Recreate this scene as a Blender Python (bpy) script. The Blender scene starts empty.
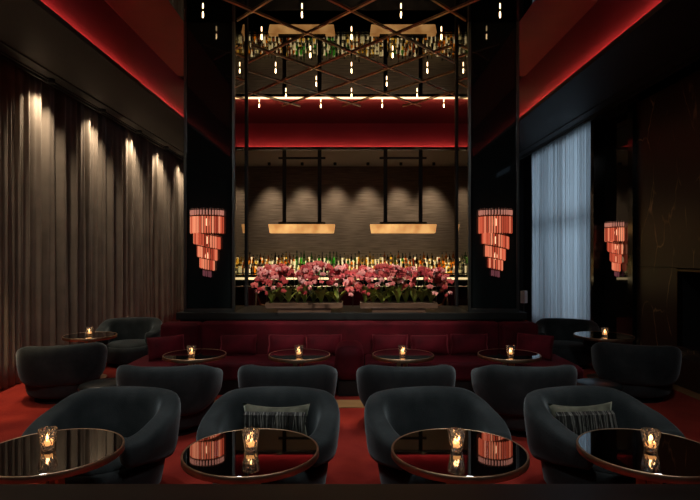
import bpy, math, random
from mathutils import Vector, Matrix
random.seed(7)
R = math.radians
PI = math.pi
SC = bpy.context.scene
COL = SC.collection
F = 544.4
CX, CY, EYE = 351.5, 255.0, 1.58

def px(x, d): return (x - CX) / F * d
def pz(y, d): return EYE - (y - CY) / F * d

# ------------------------------------------------------------------ materials
def mat(name, col=(.5, .5, .5), rough=.5, metal=0, spec=.5, sheen=0, sheen_tint=(1, 1, 1), coat=0, emit=None, estr=0):
    m = bpy.data.materials.new(name); m.use_nodes = True
    b = m.node_tree.nodes['Principled BSDF']
    b.inputs['Base Color'].default_value = (*col, 1)
    b.inputs['Roughness'].default_value = rough
    b.inputs['Metallic'].default_value = metal
    b.inputs['Specular IOR Level'].default_value = spec
    b.inputs['Sheen Weight'].default_value = sheen
    b.inputs['Sheen Tint'].default_value = (*sheen_tint, 1)
    b.inputs['Sheen Roughness'].default_value = .35
    b.inputs['Coat Weight'].default_value = coat
    if emit:
        b.inputs['Emission Color'].default_value = (*emit, 1)
        b.inputs['Emission Strength'].default_value = estr
    return m

def nd(m, t, **kw):
    n = m.node_tree.nodes.new(t)
    for k, v in kw.items(): setattr(n, k, v)
    return n
def ln(m, a, b): m.node_tree.links.new(a, b)

def vary(m, c1, c2, scale=6, detail=4, bump=0, bscale=60, stretch=(1, 1, 1), lo=.35, hi=.65, coord='Object'):
    """noise driven colour + optional bump"""
    b = m.node_tree.nodes['Principled BSDF']
    tc = nd(m, 'ShaderNodeTexCoord'); mp = nd(m, 'ShaderNodeMapping')
    mp.inputs['Scale'].default_value = stretch
    ln(m, tc.outputs[coord], mp.inputs['Vector'])
    nz = nd(m, 'ShaderNodeTexNoise'); nz.inputs['Scale'].default_value = scale; nz.inputs['Detail'].default_value = detail
    ln(m, mp.outputs[0], nz.inputs['Vector'])
    cr = nd(m, 'ShaderNodeValToRGB')
    cr.color_ramp.elements[0].position = lo; cr.color_ramp.elements[1].position = hi
    cr.color_ramp.elements[0].color = (*c1, 1); cr.color_ramp.elements[1].color = (*c2, 1)
    ln(m, nz.outputs['Fac'], cr.inputs[0]); ln(m, cr.outputs[0], b.inputs['Base Color'])
    if bump:
        n2 = nd(m, 'ShaderNodeTexNoise'); n2.inputs['Scale'].default_value = bscale; n2.inputs['Detail'].default_value = 3
        ln(m, mp.outputs[0], n2.inputs['Vector'])
        bp = nd(m, 'ShaderNodeBump'); bp.inputs['Strength'].default_value = bump; bp.inputs['Distance'].default_value = .01
        ln(m, n2.outputs['Fac'], bp.inputs['Height']); ln(m, bp.outputs[0], b.inputs['Normal'])
    return m

def emission(name, col, s):
    m = bpy.data.materials.new(name); m.use_nodes = True
    nt = m.node_tree; nt.nodes.remove(nt.nodes['Principled BSDF'])
    e = nt.nodes.new('ShaderNodeEmission'); e.inputs[0].default_value = (*col, 1); e.inputs[1].default_value = s
    nt.links.new(e.outputs[0], nt.nodes['Material Output'].inputs[0])
    return m

def tinted(name, col, gl=.25, rough=.05):
    """coloured clear glass: transparent tint + glossy skin"""
    m = bpy.data.materials.new(name); m.use_nodes = True
    nt = m.node_tree; nt.nodes.remove(nt.nodes['Principled BSDF'])
    t = nt.nodes.new('ShaderNodeBsdfTransparent'); t.inputs[0].default_value = (*col, 1)
    g = nt.nodes.new('ShaderNodeBsdfGlossy'); g.inputs['Roughness'].default_value = rough
    lw = nt.nodes.new('ShaderNodeLayerWeight'); lw.inputs[0].default_value = gl
    mx = nt.nodes.new('ShaderNodeMixShader')
    nt.links.new(lw.outputs['Facing'], mx.inputs[0]); nt.links.new(t.outputs[0], mx.inputs[1]); nt.links.new(g.outputs[0], mx.inputs[2])
    nt.links.new(mx.outputs[0], nt.nodes['Material Output'].inputs[0])
    return m

M = {}
M['velvet'] = vary(mat('teal_black_velvet', rough=.85, spec=.2, sheen=.4, sheen_tint=(.75, .9, .95)),
                   (.015, .021, .023), (.036, .045, .048), scale=4.5, detail=7, bump=.2, bscale=120, lo=.38, hi=.68)  # paler mottling in the colour imitates highlights on the pile
M['velvet_base'] = mat('chair_plinth', (.004, .005, .006), .6)
M['red_velvet'] = vary(mat('crimson_velvet', rough=.8, spec=.2, sheen=.22, sheen_tint=(1, .15, .2)),
                       (.045, .0013, .0048), (.095, .0028, .010), scale=4, detail=5, bump=.12, bscale=90)
M['red_cushion_lit'] = vary(mat('lit_cushion_velvet', rough=.8, spec=.2, sheen=.3, sheen_tint=(1, .15, .2)), (.055, .0018, .0065), (.115, .004, .0125), scale=5, bump=.12, bscale=90)  # sofa velvet with a brighter colour, imitating cushions that catch more light
M['red_piping'] = mat('crimson_piping', (.11, .004, .011), .7, sheen=.25)
M['olive'] = vary(mat('olive_velvet', rough=.8, spec=.25, sheen=.5, sheen_tint=(.8, .9, .7)),
                  (.085, .09, .065), (.16, .165, .12), scale=14)
M['fringe'] = mat('fringe_silk', (.010, .012, .011), .5)
M['fringe_light'] = mat('fringe_silk_pale', (.17, .18, .16), .4)  # paler strands mixed into the dark fringe
M['leather'] = mat('black_leather', (.008, .011, .012), .3)
M['black_glass'] = mat('black_mirror_glass', (.36, .36, .36), .02, 1)
M['bronze'] = vary(mat('aged_bronze', rough=.42, metal=1), (.50, .34, .22), (.66, .46, .30), scale=8)
M['brass'] = mat('brass', (.62, .42, .2), .3, 1)
M['dark_bronze'] = mat('dark_bronze', (.10, .075, .05), .3, 1)
M['rodbrass'] = mat('lattice_brass', (.80, .62, .36), .40, 1)
M['steel'] = mat('dark_steel_trim', (.16, .18, .18), .35, 1)
M['black'] = mat('matt_black', (.006, .006, .007), .6)
M['gloss_black'] = mat('gloss_black', (.004, .006, .006), .12)
M['mirror'] = mat('smoked_ceiling_mirror', (.30, .29, .275), .01, 1)
M['reveal'] = mat('smoked_reveal_mirror', (.40, .39, .36), .02, 1)
M['panel'] = mat('black_mirror_panel', (.012, .017, .018), .035, 0, .6)
M['red_paint'] = vary(mat('crimson_lacquer', rough=.55, spec=.3), (.17, .009, .030), (.20, .011, .036), scale=1.5)
M['soffit'] = vary(mat('charcoal_plaster', rough=.6), (.013, .0135, .0135), (.018, .0185, .0185), scale=2)
M['taupe'] = mat('taupe_plaster', (.55, .49, .42), .7)
M['dark_wall'] = mat('dark_wall', (.012, .013, .014), .5)
M['carpet'] = vary(mat('red_carpet', rough=.95, spec=.1, sheen=.3, sheen_tint=(1, .3, .2)),
                   (.22, .018, .014), (.34, .032, .020), scale=3, detail=8, bump=.5, bscale=220)
M['oak'] = vary(mat('oak_floor', rough=.4), (.26, .145, .06), (.36, .21, .09), scale=3, stretch=(1, 8, 1))
M['drape'] = vary(mat('taupe_drape', rough=.85, spec=.15, sheen=.25, sheen_tint=(1, .9, .8)),
                  (.20, .165, .13), (.26, .215, .17), scale=3, bump=.08, bscale=200)
M['ledge'] = vary(mat('dark_walnut', rough=.4), (.009, .0065, .005), (.017, .012, .009), scale=3, stretch=(.4, 8, 1))
M['console'] = mat('console_lacquer', (.009, .012, .012), .4)
M['planter'] = vary(mat('walnut_planter', rough=.45), (.09, .052, .032), (.15, .09, .055), scale=4, stretch=(1, 6, 6))
M['soil'] = vary(mat('bark_mulch', rough=.95), (.03, .022, .014), (.12, .10, .07), scale=40)
M['leaf'] = vary(mat('orchid_leaf', rough=.35), (.10, .16, .02), (.30, .32, .06), scale=9)
M['stem'] = mat('orchid_stem', (.07, .10, .03), .5)
M['white'] = mat('white_card', (.75, .74, .72), .6)
M['hearth'] = mat('firebox_black', (.003, .003, .003), .8)
M['ceramic_white'] = mat('lamp_white', (.7, .7, .7), .5)
M['wax'] = mat('glowing_candle_wax', (.8, .6, .35), .5, emit=(1, .42, .12), estr=1.2)  # emission imitates flame light shining through the wax
M['flame'] = emission('candle_flame', (1, .52, .20), 34)
M['bulb'] = emission('filament_bulb', (1, .68, .34), 15)
M['led_warm'] = emission('cove_led', (1, .52, .20), 50)
M['led_fascia'] = emission('fascia_led', (1, .60, .28), 8)
M['led_glow'] = emission('fascia_added_led', (1, .52, .20), 24)
M['led_bar'] = emission('bar_led', (1, .72, .36), 1.5)
M['crystal_clear'] = tinted('clear_crystal', (.85, .7, .68), .35)
M['sconce_bulb'] = emission('sconce_bulb', (1, .55, .30), 1.6)
M['led_shelf'] = emission('bottle_shelf_led', (1, .74, .36), 1.1)
M['led_spot'] = emission('downlight_lens', (1, .85, .65), 6)

# orchid petals: pink, object to object variation
m = mat('orchid_petal', (.5, .1, .12), .55, sheen=.2); M['petal'] = m
oi = nd(m, 'ShaderNodeObjectInfo'); cr = nd(m, 'ShaderNodeValToRGB')
cr.color_ramp.elements[0].color = (.36, .022, .032, 1); cr.color_ramp.elements[1].color = (.78, .40, .38, 1)
e = cr.color_ramp.elements.new(.55); e.color = (.60, .10, .085, 1)
ln(m, oi.outputs['Random'], cr.inputs[0]); ln(m, cr.outputs[0], m.node_tree.nodes['Principled BSDF'].inputs['Base Color'])
M['lip'] = mat('orchid_lip', (.45, .03, .06), .5)

# glowing sconce glass rods: brightness from rod to rod
m = bpy.data.materials.new('lit_pink_glass_rod'); m.use_nodes = True; M['rod'] = m
b = m.node_tree.nodes['Principled BSDF']; b.inputs['Base Color'].default_value = (.10, .02, .012, 1); b.inputs['Roughness'].default_value = .2
oi = nd(m, 'ShaderNodeObjectInfo'); cr = nd(m, 'ShaderNodeValToRGB')
cr.color_ramp.elements[0].color = (.22, .025, .012, 1); cr.color_ramp.elements[1].color = (.88, .29, .15, 1)
e = cr.color_ramp.elements.new(.5); e.color = (.60, .095, .045, 1)
ln(m, oi.outputs['Random'], cr.inputs[0]); ln(m, cr.outputs[0], b.inputs['Emission Color']); b.inputs['Emission Strength'].default_value = 1.0
M['rod_pale'] = mat('pale_blush_glass_rod', (.3, .2, .18), .1, emit=(.62, .24, .17), estr=.6)
M['rod_dim'] = mat('smoky_plum_glass_rod', (.12, .05, .07), .12, emit=(.35, .10, .12), estr=.3)

# alabaster
m = mat('alabaster', (.7, .5, .3), .5); M['alabaster'] = m
vary(m, (.6, .4, .22), (.8, .62, .42), scale=3)
tc = nd(m, 'ShaderNodeTexCoord'); nz = nd(m, 'ShaderNodeTexNoise'); nz.inputs['Scale'].default_value = 4; nz.inputs['Detail'].default_value = 8
ln(m, tc.outputs['Object'], nz.inputs['Vector']); cr = nd(m, 'ShaderNodeValToRGB')
cr.color_ramp.elements[0].position = .3; cr.color_ramp.elements[1].position = .75
cr.color_ramp.elements[0].color = (.98, .52, .17, 1); cr.color_ramp.elements[1].color = (.42, .15, .03, 1)
ln(m, nz.outputs['Fac'], cr.inputs[0]); ln(m, cr.outputs[0], m.node_tree.nodes['Principled BSDF'].inputs['Emission Color'])
m.node_tree.nodes['Principled BSDF'].inputs['Emission Strength'].default_value = 1.1

# marble with thin golden veins
m = mat('brown_black_marble', (.01, .01, .01), .33); M['marble'] = m
b = m.node_tree.nodes['Principled BSDF']
tc = nd(m, 'ShaderNodeTexCoord'); mp = nd(m, 'ShaderNodeMapping'); mp.inputs['Scale'].default_value = (1, 1, .42)
mp.inputs['Rotation'].default_value = (R(14), 0, 0)
ln(m, tc.outputs['Object'], mp.inputs[0])
nz = nd(m, 'ShaderNodeTexNoise'); nz.inputs['Scale'].default_value = 1.6; nz.inputs['Detail'].default_value = 4
ln(m, mp.outputs[0], nz.inputs['Vector'])
mxv = nd(m, 'ShaderNodeMixRGB'); mxv.inputs[0].default_value = .32
ln(m, mp.outputs[0], mxv.inputs[1]); ln(m, nz.outputs['Color'], mxv.inputs[2])
vo = nd(m, 'ShaderNodeTexVoronoi', feature='DISTANCE_TO_EDGE'); vo.inputs['Scale'].default_value = 2.9
ln(m, mxv.outputs[0], vo.inputs['Vector'])
cr = nd(m, 'ShaderNodeValToRGB'); cr.color_ramp.elements[0].position = .0; cr.color_ramp.elements[1].position = .016
cr.color_ramp.elements[0].color = (1, 1, 1, 1); cr.color_ramp.elements[1].color = (0, 0, 0, 1)
ln(m, vo.outputs['Distance'], cr.inputs[0])
n2 = nd(m, 'ShaderNodeTexNoise'); n2.inputs['Scale'].default_value = 2.2; n2.inputs['Detail'].default_value = 2
ln(m, tc.outputs['Object'], n2.inputs['Vector'])
c2 = nd(m, 'ShaderNodeValToRGB'); c2.color_ramp.elements[0].position = .43; c2.color_ramp.elements[1].position = .62
ln(m, n2.outputs['Fac'], c2.inputs[0])
mm = nd(m, 'ShaderNodeMath', operation='MULTIPLY'); ln(m, cr.outputs[0], mm.inputs[0]); ln(m, c2.outputs[0], mm.inputs[1])
mc = nd(m, 'ShaderNodeMixRGB'); mc.inputs[1].default_value = (.045, .031, .023, 1); mc.inputs[2].default_value = (.66, .46, .25, 1)
ln(m, mm.outputs[0], mc.inputs[0]); ln(m, mc.outputs[0], b.inputs['Base Color'])

# bar back wall: horizontally streaked taupe grasscloth in wide panels
m = mat('grasscloth', (.2, .17, .14), .7); M['grasscloth'] = m
b = m.node_tree.nodes['Principled BSDF']
tc = nd(m, 'ShaderNodeTexCoord'); mp = nd(m, 'ShaderNodeMapping'); mp.inputs['Scale'].default_value = (1.2, 1, 26)
ln(m, tc.outputs['Object'], mp.inputs[0])
nz = nd(m, 'ShaderNodeTexNoise'); nz.inputs['Scale'].default_value = 1.6; nz.inputs['Detail'].default_value = 6
ln(m, mp.outputs[0], nz.inputs['Vector']); cr = nd(m, 'ShaderNodeValToRGB')
cr.color_ramp.elements[0].position = .3; cr.color_ramp.elements[1].position = .7
cr.color_ramp.elements[0].color = (.11, .083, .062, 1); cr.color_ramp.elements[1].color = (.29, .235, .18, 1)
ln(m, nz.outputs['Fac'], cr.inputs[0]); ln(m, cr.outputs[0], b.inputs['Base Color'])

# sheer
m = bpy.data.materials.new('sheer_voile'); m.use_nodes = True; M['sheer'] = m
nt = m.node_tree; nt.nodes.remove(nt.nodes['Principled BSDF'])
tr = nt.nodes.new('ShaderNodeBsdfTranslucent'); tr.inputs[0].default_value = (.70, .74, .76, 1)
df = nt.nodes.new('ShaderNodeBsdfDiffuse'); df.inputs[0].default_value = (.6, .63, .65, 1)
tp = nt.nodes.new('ShaderNodeBsdfTransparent'); tp.inputs[0].default_value = (.9, .92, .94, 1)
m1 = nt.nodes.new('ShaderNodeMixShader'); m1.inputs[0].default_value = .3
m2 = nt.nodes.new('ShaderNodeMixShader'); m2.inputs[0].default_value = .24
nt.links.new(tr.outputs[0], m1.inputs[1]); nt.links.new(df.outputs[0], m1.inputs[2])
nt.links.new(m1.outputs[0], m2.inputs[1]); nt.links.new(tp.outputs[0], m2.inputs[2])
lw = nt.nodes.new('ShaderNodeLayerWeight'); lw.inputs[0].default_value = .55
dk = nt.nodes.new('ShaderNodeBsdfDiffuse'); dk.inputs[0].default_value = (.30, .32, .34, 1)
m3 = nt.nodes.new('ShaderNodeMixShader'); nt.links.new(lw.outputs['Facing'], m3.inputs[0]); nt.links.new(m2.outputs[0], m3.inputs[1]); nt.links.new(dk.outputs[0], m3.inputs[2])
nt.links.new(m3.outputs[0], nt.nodes['Material Output'].inputs[0])

# cut crystal tumbler
m = vary(mat('cut_crystal', (1, 1, 1), .03), (1, 1, 1), (1, 1, 1)); M['crystal'] = m
vo = nd(m, 'ShaderNodeTexVoronoi'); vo.inputs['Scale'].default_value = 48; bp = nd(m, 'ShaderNodeBump'); bp.inputs['Strength'].default_value = .45; bp.inputs['Distance'].default_value = .012
ln(m, nd(m, 'ShaderNodeTexCoord').outputs['Object'], vo.inputs['Vector']); ln(m, vo.outputs['Distance'], bp.inputs['Height']); ln(m, bp.outputs[0], m.node_tree.nodes['Principled BSDF'].inputs['Normal'])
m.node_tree.nodes['Principled BSDF'].inputs['Transmission Weight'].default_value = .97
m.node_tree.nodes['Principled BSDF'].inputs['IOR'].default_value = 1.5
m = mat('window_glass', (1, 1, 1), .0); M['pane'] = tinted('window_pane_glass', (.9, .95, 1), .1, .0)

BOT = {
 'amber': tinted('amber_glass', (.90, .50, .10), .3), 'green': tinted('green_glass', (.22, .62, .20), .3),
 'clear': tinted('clear_glass', (.86, .86, .76), .3), 'gold': tinted('golden_spirit', (.98, .80, .34), .3),
 'dark': tinted('dark_glass', (.07, .05, .03), .3), 'rust': tinted('rust_spirit', (.66, .26, .06), .3)}
M['cap'] = mat('bottle_cap', (.02, .02, .02), .3)
M['label'] = mat('bottle_label', (.55, .50, .38), .6)

# ------------------------------------------------------------------ mesh helpers
class MB:
    def __init__(self): self.v = []; self.f = []; self.mi = []; self.cur = 0
    def add(self, vs, fs, M4=None):
        o = len(self.v)
        for p in vs: self.v.append(tuple(M4 @ Vector(p)) if M4 is not None else tuple(p))
        for f in fs: self.f.append(tuple(i + o for i in f)); self.mi.append(self.cur)
        return self
    def box(self, x0, x1, y0, y1, z0, z1):
        vs = [(x, y, z) for x in (x0, x1) for y in (y0, y1) for z in (z0, z1)]
        fs = [(0, 1, 3, 2), (4, 6, 7, 5), (0, 4, 5, 1), (2, 3, 7, 6), (0, 2, 6, 4), (1, 5, 7, 3)]
        return self.add(vs, fs)
    def lathe(self, prof, n=32, c=(0, 0, 0), a0=0, a1=2*PI):
        full = abs(a1 - a0 - 2*PI) < 1e-6
        k = n if full else n + 1
        vs = []
        for i in range(k):
            a = a0 + (a1 - a0) * i / n
            for r, z in prof: vs.append((c[0] + r*math.cos(a), c[1] + r*math.sin(a), c[2] + z))
        p = len(prof); fs = []
        for i in range(n):
            j = (i + 1) % k
            for q in range(p - 1): fs.append((i*p+q, j*p+q, j*p+q+1, i*p+q+1))
        self.add(vs, fs)
        return self
    def tube(self, pts, r, n=8, caps=True):
        pts = [Vector(p) for p in pts]; vs = []; fs = []
        rr = r if isinstance(r, (list, tuple)) else [r]*len(pts)
        for i, p in enumerate(pts):
            t = (pts[min(i+1, len(pts)-1)] - pts[max(i-1, 0)]).normalized()
            up = Vector((0, 0, 1)) if abs(t.z) < .95 else Vector((1, 0, 0))
            a = t.cross(up).normalized(); b = t.cross(a)
            for k in range(n):
                an = 2*PI*k/n
                vs.append(p + a*math.cos(an)*rr[i] + b*math.sin(an)*rr[i])
        for i in range(len(pts)-1):
            for k in range(n):
                k2 = (k+1) % n
                fs.append((i*n+k, i*n+k2, (i+1)*n+k2, (i+1)*n+k))
        if caps: fs.append(tuple(range(n))); fs.append(tuple(range((len(pts)-1)*n, len(pts)*n)))
        return self.add(vs, fs)
    def loops(self, loops, close=True):
        n = len(loops[0]); vs = [p for l in loops for p in l]; fs = []
        for i in range(len(loops)-1):
            for k in range(n):
                k2 = (k+1) % n
                fs.append((i*n+k, i*n+k2, (i+1)*n+k2, (i+1)*n+k))
        if close: fs.append(tuple(range(n))); fs.append(tuple(range((len(loops)-1)*n, len(loops)*n)))
        return self.add(vs, fs)
    def mesh(self, name, mats, smooth=False):
        me = bpy.data.meshes.new(name); me.from_pydata(self.v, [], self.f)
        for m in (mats if isinstance(mats, (list, tuple)) else [mats]): me.materials.append(m)
        for p, i in zip(me.polygons, self.mi): p.material_index = i; p.use_smooth = smooth
        import bmesh
        bm = bmesh.new(); bm.from_mesh(me); bmesh.ops.remove_doubles(bm, verts=bm.verts, dist=1e-5)
        bmesh.ops.recalc_face_normals(bm, faces=bm.faces); bm.to_mesh(me); bm.free()
        return me

def link(name, me, parent=None, loc=(0, 0, 0), rot=(0, 0, 0)):
    o = bpy.data.objects.new(name, me); COL.objects.link(o); o.location = loc; o.rotation_euler = rot
    if parent: o.parent = parent
    return o
def obj(name, mb, mats, parent=None, smooth=False, loc=(0, 0, 0), rot=(0, 0, 0), bevel=0, sub=0, seg=3):
    o = link(name, mb.mesh(name, mats, smooth), parent, loc, rot)
    if bevel:
        b = o.modifiers.new('bevel', 'BEVEL'); b.width = bevel; b.segments = seg; b.limit_method = 'ANGLE'; b.angle_limit = R(40)
    if sub:
        s = o.modifiers.new('sub', 'SUBSURF'); s.levels = sub; s.render_levels = sub
    return o
def tag(o, label=None, cat=None, group=None, kind=None):
    if label: o['label'] = label
    if cat: o['category'] = cat
    if group: o['group'] = group
    if kind: o['kind'] = kind
    return o
def thing(name, label, cat, loc=(0, 0, 0), rz=0, group=None):
    o = bpy.data.objects.new(name, None); COL.objects.link(o); o.empty_display_size = .1
    o.location = loc; o.rotation_euler = (0, 0, rz)
    return tag(o, label, cat, group)
def struct(name, mb, m, label, cat='wall', smooth=False, parent=None):
    o = obj(name, mb, m, parent, smooth)
    if parent is None: tag(o, label, cat, kind='structure')
    return o
def dup(root, loc, rz, label, group=None):
    r = root.copy(); COL.objects.link(r); r.location = loc; r.rotation_euler = (0, 0, rz); r['label'] = label
    if group: r['group'] = group
    for ch in list(root.children):
        c = ch.copy(); COL.objects.link(c); c.parent = r
        for g in list(ch.children):
            d = g.copy(); COL.objects.link(d); d.parent = c
    return r
ORD = ['first', 'second', 'third', 'fourth', 'fifth', 'sixth', 'seventh', 'eighth', 'ninth', 'tenth']
def nth(i):
    n = i + 1
    if n <= 10: return ORD[i]
    return f"{n}{'th' if 10 < n % 100 < 14 else {1:'st',2:'nd',3:'rd'}.get(n % 10,'th')}"

# ------------------------------------------------------------------ room shell
W = 4.25          # half width of the lounge
Y0, YE = -2.5, 13.45
H = 4.576         # mirrored ceiling
ZS = 3.84         # side soffit underside
XC = 2.155        # mirrored ceiling / outer column face
XO = 1.5          # opening half width
YB = 16.9         # bar back wall
XB = 3.35
struct('floor', MB().box(-W-.2, W+.8, Y0-.2, YB+.2, -.12, 0), M['carpet'], 'deep red carpet covering the lounge floor', 'floor')
struct('trim_1', MB().box(3.78, W, Y0, 8.4, .0, .006), M['oak'], 'pale oak floor border along the marble wall', 'floor border')
mb = MB()
for i in range(7): mb.box(-2.4+i*.69, -2.4+i*.69+.684, 5.62, 5.92, 0, .006)
struct('trim_2', mb, M['oak'], 'oak floor planks in front of the red banquette', 'floor border')
# left wall behind drapes, back wall behind camera, end walls
struct('wall_left', MB().box(-W-.15, -W, Y0, YE, 0, H+.5), M['dark_wall'], 'dark wall behind the taupe drapes')
struct('wall_near', MB().box(-W-.15, W+.15, Y0-.15, Y0, 0, H+.5), M['dark_wall'], 'dark wall of the lounge opposite the bar')
mb = MB(); mb.box(-W-.15, -XB, YE, YE+.12, 0, H+.5)
struct('wall_far_left', mb, M['dark_wall'], 'dark end wall beyond the drapes')
mb = MB(); mb.box(XB, W+.15, YE, YE+.12, 0, H+.5)
struct('wall_far_right', mb, M['dark_wall'], 'dark end wall beyond the window')
for s, n in ((-1, 'left'), (1, 'right')):
    x0, x1 = sorted((s*XB, s*(XB+.12)))
    struct('wall_bar_'+n, MB().box(x0, x1, 12.4, YB, 0, 4.9), M['dark_wall'], f'dark {n} side wall of the bar recess')
# bar back wall in panels with shadow gaps
struct('wall_back', MB().box(-XB, XB, YB, YB+.15, 0, 4.9), M['grasscloth'], 'taupe horizontally grained wall behind the bar bottles')
struct('ceiling_bar', MB().box(-XB, XB, 12.45, YB, 4.33, 4.45), M['taupe'], 'taupe ceiling of the bar recess', 'ceiling')
# mirrored ceiling
mb = MB(); mb.box(-XC, XC, Y0, 9.2, H, H+.03); mb.box(-2.86, 2.86, 9.2, 12.4, H, H+.03)
struct('ceiling', mb, M['mirror'], 'smoked mirror ceiling over the lounge centre', 'ceiling')
struct('ceiling_slab', MB().box(-W-.15, W+.95, Y0-.15, YB+.2, H+.5, H+.6), M['black'], 'dark slab above the ceiling', 'ceiling')
# red side coves + soffits
for s, n in ((-1, 'left'), (1, 'right')):
    def bx(mb, a, b, *r):
        x0, x1 = sorted((s*a, s*b)); return mb.box(x0, x1, *r)
    yend = YE if True else 0
    mb = MB(); bx(mb, XC, 2.935, Y0, 9.2, H+.03, H+.06); bx(mb, 2.935, 2.99, Y0, YE, ZS+.03, H+.06)
    struct('ceiling_cove_'+n, mb, M['red_paint'], f'crimson recessed cove ceiling on the {n} side', 'ceiling')
    mb = MB(); bx(mb, 2.835, 3.93, Y0, YE, ZS, ZS+.028)
    bx(mb, 2.99, W, Y0, YE, ZS+.25, ZS+.28); bx(mb, 3.93, 3.96, Y0, YE, ZS-.03, ZS+.25); bx(mb, 3.88, 3.90, Y0, YE, ZS-.014, ZS)
    bx(mb, 3.70, 3.72, Y0, YE, ZS-.014, ZS)
    struct('ceiling_soffit_'+n, mb, M['soffit'], f'lowered charcoal soffit along the {n} side', 'ceiling')
    mb = MB(); bx(mb, 2.835, 2.847, Y0, YE, ZS+.028, ZS+.060); struct('trim_lip_'+n, mb, M['soffit'], f'low lip along the {n} soffit edge', 'trim')
    mb = MB(); bx(mb, 2.8475, 2.8495, Y0+.1, YE-.1, ZS+.030, ZS+.058)
    tag(obj('cove_light_strip', mb, M['led_warm']), f'glowing red-orange light line along the {n} ceiling cove', 'light strip')

# bar fascia (red) with its light ledge
struct('wall_fascia', MB().box(-2.86, 2.86, 12.4, 12.45, 3.99, H), M['red_paint'], 'crimson fascia above the bar')
struct('trim_3', MB().box(-3.3, 3.3, 12.24, 12.4, 3.955, 3.985), M['gloss_black'], 'black ledge under the red bar fascia', 'trim')
struct('trim_4', MB().box(-3.3, 3.3, 12.235, 12.25, 3.955, 4.01), M['gloss_black'], 'black lip of the ledge under the red bar fascia', 'trim')
tag(obj('fascia_light_strip', MB().box(-2.84, 2.84, 12.372, 12.398, 3.986, 4.018), M['led_fascia']), 'warm light strip glowing along the foot of the red bar fascia', 'light strip')

tag(obj('fascia_added_strip', MB().box(-2.84, 2.84, 12.2505, 12.2525, 3.987, 4.008), M['led_glow']), 'added light strip behind the lip, for the glow on the bar fascia', 'light strip')  # second strip, added to spread the glow over the fascia
# columns either side of the opening
CB, CF = 7.8, 7.0
for s, n, k in ((-1, 'left', 5), (1, 'right', 6)):
    def bx(mb, a, b, *r):
        x0, x1 = sorted((s*a, s*b)); return mb.box(x0, x1, *r)
    col = struct(f'trim_{k}', bx(MB(), XO+.012, XC-.012, CF+.012, CB, .84, H), M['gloss_black'], f'black mirror-clad column {n} of the bar opening', 'column')
    obj('mirror_panel', bx(MB(), XO+.06, XC-.05, CF+.002, CF+.012, .90, H-.01), M['panel'], col)
    mb = MB(); bx(mb, XO, XO+.035, CF-.012, CF+.03, .85, H); bx(mb, XC-.035, XC, CF-.012, CF+.03, .85, H); bx(mb, XO, XC, CF-.010, CF+.02, .85, .89)
    obj('trim_frame', mb, M['steel'], col, bevel=.003)
    obj('reveal_mirror', bx(MB(), XO, XO+.012, CF+.03, CB-.06, .85, H), M['reveal'], col)
    obj('rear_post', bx(MB(), XO-.02, XO+.05, CB-.06, CB+.02, .85, H), M['black'], col)

# console under the opening
con = thing('console', 'long black console wall with a ledge carrying the orchid planters', 'console', (0, 7.3, 0))
obj('body', MB().box(-2.18, 2.18, 6.93-7.3, 7.85-7.3, 0, .76), M['console'], con)
obj('ledge_top', MB().box(-2.22, 2.22, 6.88-7.3, 7.88-7.3, .76, .85), M['console'], con, bevel=.006)
# thin rail behind orchids
mb = MB(); mb.tube([(-1.48, 7.72, 1.135), (1.48, 7.72, 1.135)], .009)
r_ = obj('guard_rail', mb, M['dark_bronze']); tag(r_, 'thin horizontal bronze rail behind the orchids', 'rail')
for x in (-1.2, 0.02, 1.2):
    obj('post', MB().tube([(x, 7.72, .85), (x, 7.72, 1.13)], .007), M['dark_bronze'], r_)

# near ledge in front of the camera
lg = thing('bar_ledge', 'dark walnut ledge running along the bottom of the view', 'ledge', (0, 1.5, 0))
obj('ledge_top', MB().box(-2.6, 2.6, -.28, .2, .83, .867), M['ledge'], lg, bevel=.006)
obj('ledge_support', MB().box(-2.55, 2.55, -.1, .1, 0, .83), M['black'], lg)

# ------------------------------------------------------------------ left drapes, right sheer, window
def pleats(x, ya, yb, z0, z1, s, amp, lam, step, name, m, seed, flare=.3):
    rnd = random.Random(seed)
    n = int((yb-ya)/step); nz = 14
    ph = [0]; 
    for i in range(n): ph.append(ph[-1] + 2*PI*step/(lam*(1+.45*math.sin(i*step*2.3+seed)*math.sin(i*step*.9))))
    A = [amp*(.65+.35*math.sin(i*step*3.1+1)+.15*rnd.random()) for i in range(n+1)]
    vs = []; fs = []
    for k in range(nz+1):
        t = k/nz; z = z1 + (z0-z1)*t
        for i in range(n+1):
            f = math.sin(ph[i] + .5*t*math.sin(i*step*1.7)); f = math.copysign(abs(f)**.75, f)
            off = A[i]*f*(.75+flare*t) + amp*.22*math.sin(ph[i]*2.7+.9*math.sin(i*step*1.3)+1.5*t)
            vs.append((x + s*off, ya+i*step, z))
    w = n+1
    for k in range(nz):
        for i in range(n): fs.append((k*w+i, k*w+i+1, (k+1)*w+i+1, (k+1)*w+i))
    o = obj(name, MB().add(vs, fs), m, smooth=True)
    sd = o.modifiers.new('thick', 'SOLIDIFY'); sd.thickness = .004
    return o
c = pleats(-4.10, 1.5, 13.38, .015, 4.02, 1, .082, .235, .011, 'pleated_drape', M['drape'], 3)
tag(c, 'floor-to-ceiling pleated taupe drape along the left wall', 'curtain')
c = pleats(4.12, 9.22, 12.42, .012, 4.02, -1, .060, .15, .008, 'sheer_curtain', M['sheer'], 5, .2)
tag(c, 'pale blue-grey sheer curtain in front of the tall window', 'curtain')
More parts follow.
